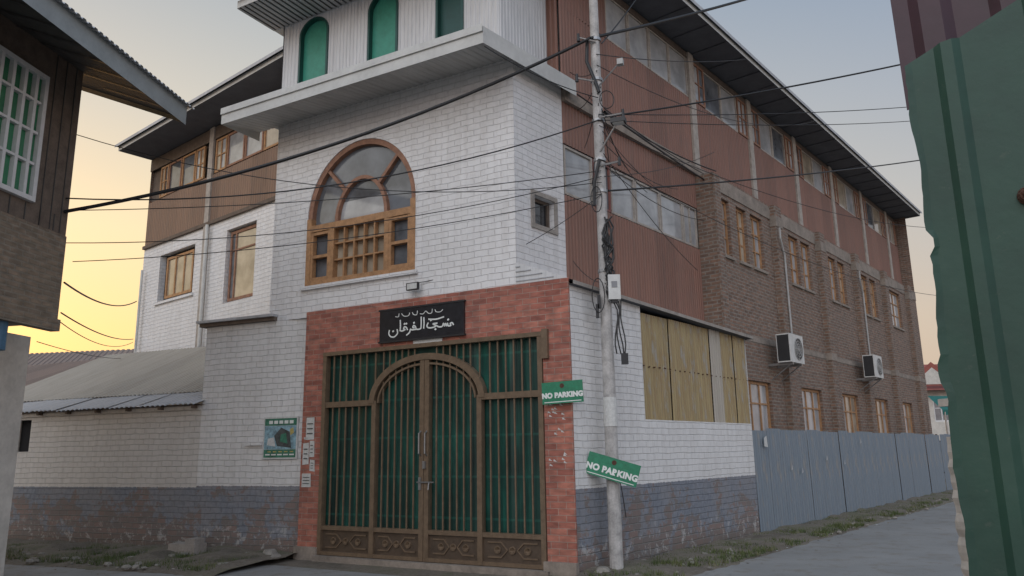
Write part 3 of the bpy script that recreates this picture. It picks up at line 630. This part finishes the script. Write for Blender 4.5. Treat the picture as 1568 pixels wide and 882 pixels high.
for (cx,cz,rx,rz) in ((px-.13,4.0,.10,.28),(px-.10,5.6,.09,.22),(px+.14,7.35,.12,.16)):
    lp_=[(cx+rx*math.cos(a*math.pi/8),py-.15,cz+rz*math.sin(a*math.pi/8)) for a in range(17)]
    for a,b in zip(lp_,lp_[1:]): tube(bl,a,b,.008,.008,'black_cable',6,False)
lm=P(UP,'led_lamp'); tube(lm,(px,py-.08,6.45),(px+.26,py-.3,6.85),.016,.016,'steel',6); vbox(lm,px+.29,py-.33,6.88,.24,.16,.08,'black_plastic',20); 
vbox(lm,px+.29,py-.33,6.835,.18,.12,.01,'white_plastic',20)
tube(lm,(px,py-.08,7.6),(px+.35,py-.25,7.95),.012,.012,'steel',6); vbox(lm,px+.38,py-.26,7.97,.1,.1,.1,'grey_pipe',20)
pap=P(UP,'wrapped_paper'); tube(pap,(px,py,1.95),(px,py,2.4),.110,.108,'paper',14,False)
def text_obj(parent,txt,size,M,mat,dep=.003):
    c=bpy.data.curves.new('lettering','FONT'); c.body=txt; c.size=size; c.align_x='CENTER'; c.align_y='CENTER'; c.extrude=dep; c.offset=.007; c.space_character=1.06
    o=bpy.data.objects.new('lettering',c); SC.collection.objects.link(o); c.materials.append(MATS[mat]); o.parent=root(parent); o.matrix_world=M
def nosign(nm,ctr,ang,tilt,wd,ht):
    a=math.radians(ang); x=Vector((math.cos(a),math.sin(a),0)); up=Vector((0,0,1)); n=x.cross(up)
    tr=math.radians(tilt); X2=x*math.cos(tr)+up*math.sin(tr); U2=-x*math.sin(tr)+up*math.cos(tr)
    pt=P(nm,'plate'); c=Vector(ctr)
    def bxx(w,h,y0,t0,t1,m,r=None):
        for sgn in (t0,t1):
            pt.face([c+X2*(-w/2)+U2*(y0-h/2)+n*sgn,c+X2*(w/2)+U2*(y0-h/2)+n*sgn,c+X2*(w/2)+U2*(y0+h/2)+n*sgn,c+X2*(-w/2)+U2*(y0+h/2)+n*sgn],[(0,0)]*4,m)
        for k in ((-1,0),(1,0),(0,-1),(0,1)):
            if k[0]: e=c+X2*(k[0]*w/2); pt.face([e+U2*(y0-h/2)+n*t0,e+U2*(y0+h/2)+n*t0,e+U2*(y0+h/2)+n*t1,e+U2*(y0-h/2)+n*t1],[(0,0)]*4,m)
            else: e=c+U2*(y0+k[1]*h/2); pt.face([e+X2*(-w/2)+n*t0,e+X2*(w/2)+n*t0,e+X2*(w/2)+n*t1,e+X2*(-w/2)+n*t1],[(0,0)]*4,m)
    bxx(wd,ht,0,0,.012,'sign_green')
    for k in range(24):
        aa_=2*math.pi*k/24; bb=2*math.pi*(k+1)/24; cc=c+U2*ht*.30+n*.0135
        pt.face([cc,cc+(X2*math.cos(aa_)+U2*math.sin(aa_))*.036,cc+(X2*math.cos(bb)+U2*math.sin(bb))*.036],[(0,0)]*3,'rust')
    e=c-U2*ht*.42+n*.0135; w2_=wd*.9; pt.face([e-X2*w2_/2-U2*.006,e+X2*w2_/2-U2*.006,e+X2*w2_/2+U2*.006,e-X2*w2_/2+U2*.006],[(0,0)]*4,'sign_white')
    M=Matrix((X2,U2,n)).transposed().to_4x4(); M.translation=c-U2*ht*.13+n*.015
    text_obj(nm,'NO PARKING',wd*.157,M,'sign_white')
nosign('no_parking_sign',G.p(.10,.12,2.46),-24,2,.66,.33)
nosign('no_parking_sign.001',(px-.02,py-.16,1.31),-8,-17,.80,.33)
# ================================================================== overhead wires
WI='overhead_power_lines'; root(WI)
def wire(p0,p1,sag,r=.008,ext=1.0,n=20):
    p0,p1=Vector(p0),Vector(p1); p1=p0+(p1-p0)*ext
    c=bpy.data.curves.new('wire','CURVE'); c.dimensions='3D'; c.bevel_depth=r; c.bevel_resolution=1
    s=c.splines.new('POLY'); s.points.add(n)
    for i in range(n+1):
        t=i/n; q=p0.lerp(p1,t); q.z-=sag*4*t*(1-t); s.points[i].co=(*q,1)
    o=bpy.data.objects.new('wire',c); c.materials.append(MATS['black_cable']); SC.collection.objects.link(o); o.parent=root(WI)
pl=lambda z,dx=0:(px+dx,py-.12,z)
wire(pl(8.5,-.1),(-7,11.5,5.38),.38,.028); wire(pl(8.5,-.1),(4.7,14.4,10.7),.05,.028,1.5)
wire(pl(7.0),(-7.0,11.5,5.6),.45,.011); wire(pl(6.1),(-7.0,11.5,5.4),.15,.007); wire(pl(5.9),(-7.2,11.9,6.85),.5,.007)
wire(pl(6.0),(-7.0,11.6,4.9),.3,.007); wire(pl(5.7),(-7.2,12.2,4.75),.2,.007)
wire((-7.3,12.2,4.4),L.p(7.3,.2,6.4),.25,.016); wire((-7.3,12.2,3.9),L.p(7.3,.2,5.2),.15,.012); wire((-7.3,12.2,3.75),L.p(7.3,.2,5.1),.25,.008); wire((-7.7,12.3,3.45),L.p(7.3,.2,4.6),.1,.007)
wire(pl(7.05,.1),(7.3,12.8,8.5),.12,.015,1.5); wire(pl(5.75,.1),(10.5,18.9,8.9),.1,.016,1.3); wire(pl(7.1),(8.9,15.8,9.04),.15,.008,1.4); wire(pl(7.0),(9.0,15.8,8.75),.2,.007,1.4)
wire(pl(6.9),(10.3,18.5,7.2),.5,.006,1.2); wire(pl(6.3),(11.8,21,6.0),.6,.006,1.2)
wire(pl(8.4,.1),R1.p(3.4,.9,11.1),.05,.012); wire(pl(7.2,.1),R1.p(6.9,.2,8.0),.05,.010); wire(pl(7.15,.1),R1.p(6.95,.2,7.85),.02,.02)
for i in range(9):
    wire(pl(7.6-.2*i,.05),R1.p(2.2+i*.7,.1,6.1+random.uniform(-.8,3)),random.uniform(.05,.25),.007)
for i in range(5): wire(pl(7.9-.2*i,.0),R1.p(1.6+.2*i,.1,8.6-.7*i),.1,.007)
wire(pl(8.2),R1.p(8,1,11.15),.1,.008); wire(pl(8.0),R1.p(13,1,11.15),.5,.007)
wire(pl(5.7),G.p(2.9,.05,4.5),.25,.006); wire(pl(4.2),R1.p(1.5,.1,4.9),.1,.006)
wire(pl(7.4),G.p(.9,1,8.0),.1,.008); 
wire(R1.p(1.6,.25,8.1),R1.p(6.9,.5,8.0),.15,.014)
wire(pl(1.25,.05),(px+.16,py-.1,.6),-.12,.008)

# ================================================================== left neighbour house
HN='neighbouring_house'; h=P(HN,'upper_wall')
wall(h,HW,-9,0,5.0,7.85,0,'brown_wood',[(-1.75,-.78,5.3,7.3)],.1)
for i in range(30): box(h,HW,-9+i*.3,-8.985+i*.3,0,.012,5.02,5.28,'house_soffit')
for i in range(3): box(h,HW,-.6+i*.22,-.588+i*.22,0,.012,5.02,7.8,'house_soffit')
wall(h,HW,-9,0,3.62,5.0,.02,'old_brown_brick')
h.face([HW.p(0,0,3.62),HW.p(0,-6,3.62),HW.p(0,-6,8.5),HW.p(0,0,7.75)],[(0,0),(6,0),(6,5),(0,4)],'brown_wood')
h.face([HW.p(-9,.02,3.62),HW.p(0,.02,3.62),HW.p(0,-6,3.5),HW.p(-9,-6,3.5)],[(0,0),(9,0),(9,6),(0,6)],'concrete')
box(h,HW,-9,.03,-.1,.05,3.5,3.68,'old_brown_brick')
window(HN,'green_window',HW,-2.6,-.80,5.3,7.3,.04,'white_frame','green_glass',(.25,.5,.625,.75,.875),(.28,.52,.76),.07,.05,.04)
gw=P(HN,'lower_wall'); LH=Fr((-7.9,12.45),7)
wall(gw,LH,-11,0,GZ-.1,3.55,0,'plaster_white'); gw.face([LH.p(0,0,GZ),LH.p(0,-6,GZ),LH.p(0,-6,3.55),LH.p(0,0,3.55)],[(0,0),(6,0),(6,4),(0,4)],'plaster_white')
tube(P(HN,'blue_pipe'),HW.p(-.95,-.15,3.62),HW.p(-.95,-.15,3.1),.13,.13,'blue_paint'); 
r=P(HN,'roof'); pit=math.tan(math.radians(21))
def rp(s,o,dz=0): return HW.p(s,o,7.30+(1.3-o)*pit+dz)
EO,ES=1.3,.93
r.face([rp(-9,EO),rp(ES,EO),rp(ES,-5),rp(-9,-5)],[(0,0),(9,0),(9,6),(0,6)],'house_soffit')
corr(r,rp(-9,EO+.1,.27),rp(ES+.1,EO+.1,.27),rp(-9,-5,.30),'galvanised_sheet',.12,.03,Vector((0,0,1)))
fb=P(HN,'fascia_board')
fb.face([rp(-9,EO+.002,-.10),rp(ES,EO+.002,-.10),rp(ES,EO+.002,.27),rp(-9,EO+.002,.27)],[(0,0),(9,0),(9,.2),(0,.2)],'grey_fascia')
fb.face([rp(ES,EO,-.08),rp(ES,-5,-.08),rp(ES,-5,.25),rp(ES,EO,.25)],[(0,0),(6,0),(6,.2),(0,.2)],'beige_board')
for i in range(10): fb.face([rp(-4+i*.5,0,-.02),rp(-4+i*.5,EO-.01,-.02),rp(-3.96+i*.5,EO-.01,-.02),rp(-3.96+i*.5,0,-.02)],[(0,0)]*4,'black_plastic')
# ================================================================== right foreground gate sheet
FG='green_metal_gate_sheet'; g=P(FG,'sheet')
A=Vector((.728,1.30,0)); D=Vector((.20,-.135,0)); D.normalize(); N=Vector((-D.y,D.x,0)); N=-N if N.dot(-A)<0 else N
prof=[(0,.004),(.012,0),(.05,.0),(.062,.009),(.080,.009),(.092,0),(.19,0),(.202,.009),(.22,.009),(.232,0),(.5,0),(.8,0)]
zs_=[GZ+i*(2.28-GZ)/160 for i in range(161)]
random.seed(11)
ed=[.003*math.sin(z*7)+.002*math.sin(z*31)+random.uniform(-.0012,.0012)+(.010 if 1.93<z<1.96 else 0)+(-.007 if 1.7<z<1.74 else 0) for z in zs_]
for i in range(160):
    for j in range(len(prof)-1):
        def q(jj,ii):
            a,hh=prof[jj]; a2=a+(ed[ii]*(1-min(1,a/.03)) if a<.03 else 0)
            z=zs_[ii]
            if ii==160: z+=a*.35+.006*math.sin(a*40)
            return A+D*a2+N*hh+Vector((0,0,z))
        g.face([q(j,i),q(j+1,i),q(j+1,i+1),q(j,i+1)],[(0,0),(1,0),(1,1),(0,1)],'front_green_sheet')
bt=P(FG,'bolts')
def bolt(a,z,r):
    c=A+D*a+N*.004+Vector((0,0,z)); tube(bt,c,c+N*.012,r,r*.7,'rust',14); tube(bt,c+N*.012,c+N*.02,r*.5,r*.3,'rust',10)
bolt(.155,2.00,.016); bolt(.14,1.72,.004)
mrn=P('maroon_metal_sheet','sheet')
A2=Vector((.79,1.42,0)); corr(mrn,A2+Vector((0,0,2.25)),A2+D*.8+Vector((0,0,2.25)),A2+Vector((-.02,0,3.3)),'maroon_sheet',.13,.012)
mrp=P('maroon_metal_sheet','post'); tube(mrp,(A2.x+.5,A2.y+.1,GZ),(A2.x+.5,A2.y+.1,3.3),.04,.04,'maroon_sheet')
pr=P('plastered_boundary_wall','wall'); f=Fr((2.92,5.0),90-8)
random.seed(5); ncol=40; eg=[random.uniform(-.012,.012) for _ in range(ncol+1)]
for i in range(ncol):
    z0=GZ-.1+i*(1.97)/ncol; z1=z0+1.97/ncol
    pr.face([f.p(eg[i],0,z0),f.p(4,0,z0),f.p(4,0,z1),f.p(eg[i+1],0,z1)],[(0,z0),(4,z0),(4,z1),(0,z1)],'plaster'); pr.face([f.p(eg[i],0,z0),f.p(eg[i],-.25,z0),f.p(eg[i+1],-.25,z1),f.p(eg[i+1],0,z1)],[(0,z0),(.25,z0),(.25,z1),(0,z1)],'plaster')
box(pr,f,-.01,4,-.26,.01,1.85,1.90,'plaster')

# ================================================================== ground, road
gd=P('ground','terrain'); 
gd.face([Vector(v) for v in ((-300,-300,GZ),(300,-300,GZ),(300,500,GZ),(-300,500,GZ))],[(0,0),(1,0),(1,1),(0,1)],'dirt_ground')
rd=P('road','surface'); z=GZ+.004
pts=[R.p(75,1.1,z),R.p(0.6,1.1,z),G.p(0,.9,z),G.p(5.2,.8,z),LW.p(1.5,1.6,z),LW.p(5,2.0,z),LW.p(16,2.2,z),Vector((-30,7,z)),Vector((-30,-20,z)),Vector((12,-20,z)),R.p(-6,7.2,z),R.p(75,6.2,z)]
rd.face(pts,[(p.x,p.y) for p in pts],'road_surface')
vg=P('grass_verge','soil'); random.seed(2)
def verge(fr,s0,s1,o0,o1,hh=.09,st_=.18):
    ns=int((s1-s0)/st_); no=9
    def H(i,j):
        s=s0+(s1-s0)*i/ns; o=o0+(o1-o0)*j/no
        jit=.22*mn.noise(Vector((s*1.7,3.1,0)))+.10*mn.noise(Vector((s*6,1.1,0))) if j==no else 0
        p=fr.p(s,o+jit,0); e=1-j/no
        z=GZ+.006+hh*(e**.6)*(0.75+.8*mn.noise(p*1.6))+.02*mn.noise(p*7) if j<no else GZ-.01
        p.z=max(z,GZ-.02); return p
    for i in range(ns):
        for j in range(no): vg.face([H(i,j),H(i+1,j),H(i+1,j+1),H(i,j+1)],[(0,0)]*4,'dirt_ground')
verge(R,-.1,60,0,1.3,.10,.25); verge(LW,-.1,14,0,2.3,.15); verge(G,-.2,.5,.1,1.0,.05)
gr=P('grass_verge','grass')
def blades(fr,s0,s1,o0,o1,cnt,hmax):
    for i in range(cnt):
        s=random.uniform(s0,s1); o=o0+(o1-o0)*random.random()
        c=fr.p(s,o,GZ+.03); 
        if mn.noise(c*1.3)<-.12: continue
        for b in range(6):
            a=random.uniform(0,6.28); d=Vector((math.cos(a),math.sin(a),0)); hgt=random.uniform(.3,1)*hmax; c2=c+Vector((random.uniform(-.05,.05),random.uniform(-.05,.05),0))
            w_=Vector((-d.y,d.x,0))*.006
            gr.face([c2-w_,c2+w_,c2+d*hgt*.6+Vector((0,0,hgt))],[(0,0)]*3,'grass_blades')
blades(R,0,14,.02,1.25,2200,.10); blades(R,14,40,.05,1.2,1500,.10); blades(LW,.3,12,.02,2.0,3800,.12)
rk=P('rubble_stones','stones')
def stone(c,r):
    c=Vector(c); lat=[(-.5,.7),(0,1),(.55,.65)]
    rings=[[c+Vector((math.cos(a*6.283/7)*rr*r*random.uniform(.7,1.2),math.sin(a*6.283/7)*rr*r*random.uniform(.7,1.2),(zz+.4)*r*.8)) for a in range(7)] for zz,rr in lat]
    for A_,B_ in zip(rings,rings[1:]):
        for i in range(7): j=(i+1)%7; rk.face([A_[i],A_[j],B_[j],B_[i]],[(0,0)]*4,'stone')
    rk.face(rings[-1],[(0,0)]*7,'stone')
for i in range(130): s=random.uniform(.2,22); p=R.p(s,random.uniform(.05,1.35),GZ+.03); stone(p,random.choice([.02,.03,.04,.06]))
for i in range(170): s=random.uniform(.0,9); p=LW.p(s,random.uniform(.05,2.2),GZ+.04); stone(p,random.choice([.02,.03,.05,.08]))
for s,o,rr in ((.35,.35,.17),(.1,.5,.1),(.7,.6,.08),(.9,.3,.07)): stone(LW.p(s,o,GZ+.05),rr)
for s,rr in ((.1,.13),(.35,.1),(.6,.08),(.0,.09)): stone(R.p(s+.3,.12+rr*.5,GZ+.03),rr)
# dry leaves and scraps of paper
lv=P('leaf_litter','leaves')
for i in range(260):
    fr_,s,o=(R,random.uniform(0,16),random.uniform(.1,1.9)) if i%2 else (LW,random.uniform(0,9),random.uniform(.1,2.6))
    c=fr_.p(s,o,GZ+.05 if o<1 else GZ+.015); a=random.uniform(0,6.28); u=Vector((math.cos(a),math.sin(a),random.uniform(-.2,.2)))*random.uniform(.015,.035); v=Vector((-math.sin(a),math.cos(a),random.uniform(0,.3)))*.02
    lv.face([c-u,c-v,c+u,c+v],[(0,0)]*4,'dry_leaf' if i%9 else 'paper')
cb=P('broken_concrete_block','block'); f=Fr(LW.p(2.2,.45,0)[:2],-70)
box(cb,f,-.30,.30,-.16,.16,GZ+.05,GZ+.24,'concrete'); box(cb,f,-.27,-.05,-.13,.13,GZ+.24,GZ+.33,'concrete'); box(cb,f,.30,.48,-.1,.14,GZ+.03,GZ+.14,'concrete')

# ================================================================== background
BH='red_roofed_house'; f=Fr((29,56),96); b=P(BH,'walls')
wall(b,f,-3,9,GZ,5.6,0,'plaster_white',[(-.6+i*1.8,.5+i*1.8,3.2,4.8) for i in range(5)],.2)
for i in range(5): window(BH,'window',f,-.6+i*1.8,.5+i*1.8,3.2,4.8,-.1,'white_frame','mid_glass',(.5,),(.6,),.1)
b.face([f.p(-3,0,GZ),f.p(-3,-8,GZ),f.p(-3,-8,5.6),f.p(-3,0,5.6)],[(0,0)]*4,'plaster_white')
rr=P(BH,'roof'); 
rr.face([f.p(-3.8,.9,5.4),f.p(9.8,.9,5.4),f.p(8,-4,7.7),f.p(0,-4,7.7)],[(0,0)]*4,'red_roof'); rr.face([f.p(-3.8,.9,5.4),f.p(-3.8,-9,5.4),f.p(0,-4,7.7)],[(0,0)]*3,'red_roof')
rr.face([f.p(-1,.95,5.7),f.p(3,.95,5.7),f.p(1,.95,7.4)],[(0,0)]*3,'red_roof'); rr.face([f.p(-.4,.98,5.8),f.p(2.4,.98,5.8),f.p(1,.98,7.0)],[(0,0)]*3,'plaster_white')
aw_=P('market_awning','cloth'); f=Fr((21.5,39),95)
aw_.face([f.p(0,0,3.3),f.p(3.5,0,3.2),f.p(3.5,-1.5,4.0),f.p(0,-1.5,4.1)],[(0,0)]*4,'teal_cloth'); aw_.face([f.p(0,0,3.3),f.p(3.5,0,3.2),f.p(3.5,0,2.95),f.p(0,0,3.05)],[(0,0)]*4,'teal_cloth')
for s in (0.1,1.7,3.4): tube(P('market_awning','posts'),f.p(s,0,GZ),f.p(s,0,3.2),.04,.04,'steel')
bw_=P('distant_boundary_wall','wall'); f=Fr((20.5,43),95); box(bw_,f,0,14,-.2,0,GZ,1.8,'blue_grey_fence_sheet')
BL='rusty_roofed_house'; f=Fr((-10.5,28),-80); b=P(BL,'walls'); box(b,f,0,16,-8,0,GZ,4.5,'old_brown_brick')
q=P(BL,'roof'); corr(q,f.p(-.6,.8,4.4),f.p(16,.8,4.4),f.p(2,-4,6.2),'rusty_roof',.25,.03,Vector((0,0,1))); q.face([f.p(-.6,.8,4.4),f.p(-.6,-8.5,4.4),f.p(2,-4,6.2)],[(0,0)]*3,'rusty_roof')
BL='rusty_roofed_house.001'; f=Fr((-14.5,23),-65); b=P(BL,'walls'); box(b,f,0,10,-5,0,GZ,3.6,'old_brown_brick')
q=P(BL,'roof'); corr(q,f.p(-.6,.6,3.5),f.p(10,.6,3.5),f.p(-.6,-3,4.9),'rusty_roof',.2,.03,Vector((0,0,1)))

for p_ in list(PARTS.values()): 
    if p_.f: p_.build()

# ================================================================== camera
cam=bpy.data.cameras.new('camera'); co=bpy.data.objects.new('camera',cam); SC.collection.objects.link(co); SC.camera=co
cam.sensor_width=36; cam.lens=36*1175/1568; cam.clip_end=2000; cam.clip_start=.05
pit_=math.radians(12); RO=.0155
fwd=Vector((0,math.cos(pit_),math.sin(pit_))); rt=Vector((1,0,0)); up=rt.cross(fwd)
X_=(rt-up*RO).normalized(); Y_=(up+rt*RO).normalized()
M=Matrix((X_,Y_,-fwd)).transposed().to_4x4(); M.translation=Vector((0,0,1.6)); co.matrix_world=M
# ================================================================== world
wd=bpy.data.worlds.new('World'); SC.world=wd; wd.use_nodes=True; nt=wd.node_tree; N_=nt.nodes; Lk=nt.links.new
bg=N_['Background']; outp=N_['World Output']
sky=N_.new('ShaderNodeTexSky'); sky.sky_type='NISHITA'; sky.sun_disc=False; sky.sun_elevation=math.radians(3); sky.sun_rotation=math.radians(-48); sky.air_density=1.2; sky.dust_density=2.5
Lk(sky.outputs[0],bg.inputs[0]); bg.inputs[1].default_value=.07
tc=N_.new('ShaderNodeTexCoord'); sp=N_.new('ShaderNodeSeparateXYZ'); Lk(tc.outputs['Generated'],sp.inputs[0])
def wr(stops):
    r=N_.new('ShaderNodeValToRGB'); e=r.color_ramp.elements
    while len(e)<len(stops): e.new(.5)
    for i,(p_,c) in enumerate(stops): e[i].position=p_; e[i].color=(*c,1)
    Lk(sp.outputs['Z'],r.inputs[0]); return r.outputs[0]
cool=wr([(0,(.58,.48,.46)),(.15,(.60,.52,.51)),(.3,(.46,.48,.54)),(.52,(.27,.35,.49)),(.8,(.30,.37,.48))])
warm=wr([(0,(.86,.52,.22)),(.14,(.95,.66,.30)),(.26,(.92,.74,.46)),(.40,(.66,.62,.54)),(.55,(.42,.46,.50)),(.8,(.30,.37,.48))])
dt=N_.new('ShaderNodeVectorMath'); dt.operation='DOT_PRODUCT'; Lk(tc.outputs['Generated'],dt.inputs[0]); dt.inputs[1].default_value=(-.74,.67,0)
mr_=N_.new('ShaderNodeMapRange'); mr_.interpolation_type='SMOOTHSTEP'; Lk(dt.outputs['Value'],mr_.inputs[0]); mr_.inputs[1].default_value=-.1; mr_.inputs[2].default_value=.95
mx=N_.new('ShaderNodeMixRGB'); Lk(mr_.outputs[0],mx.inputs[0]); Lk(cool,mx.inputs[1]); Lk(warm,mx.inputs[2])
mb=N_.new('ShaderNodeMapRange'); Lk(sp.outputs['Y'],mb.inputs[0]); mb.inputs[1].default_value=.35; mb.inputs[2].default_value=-.5; mb.inputs[3].default_value=1; mb.inputs[4].default_value=2.1  # sky behind the camera brightened as added fill
sc_=N_.new('ShaderNodeVectorMath'); sc_.operation='SCALE'; Lk(mx.outputs[0],sc_.inputs[0]); Lk(mb.outputs[0],sc_.inputs['Scale'])
b2=N_.new('ShaderNodeBackground'); Lk(sc_.outputs[0],b2.inputs[0]); b2.inputs[1].default_value=.85
ad=N_.new('ShaderNodeAddShader'); Lk(bg.outputs[0],ad.inputs[0]); Lk(b2.outputs[0],ad.inputs[1]); Lk(ad.outputs[0],outp.inputs[0])
sn=bpy.data.lights.new('sky_fill','SUN'); sn.energy=.9; sn.angle=math.radians(45); sn.color=(1,.95,.90); so_=bpy.data.objects.new('sky_fill',sn); SC.collection.objects.link(so_)  # soft fill lamp added from behind the camera to brighten the facades
dirv=Vector((.34,.75,-.55)); so_.rotation_euler=dirv.to_track_quat('-Z','Y').to_euler()
SC.view_settings.view_transform='Standard'; SC.view_settings.look='None'; SC.view_settings.exposure=0
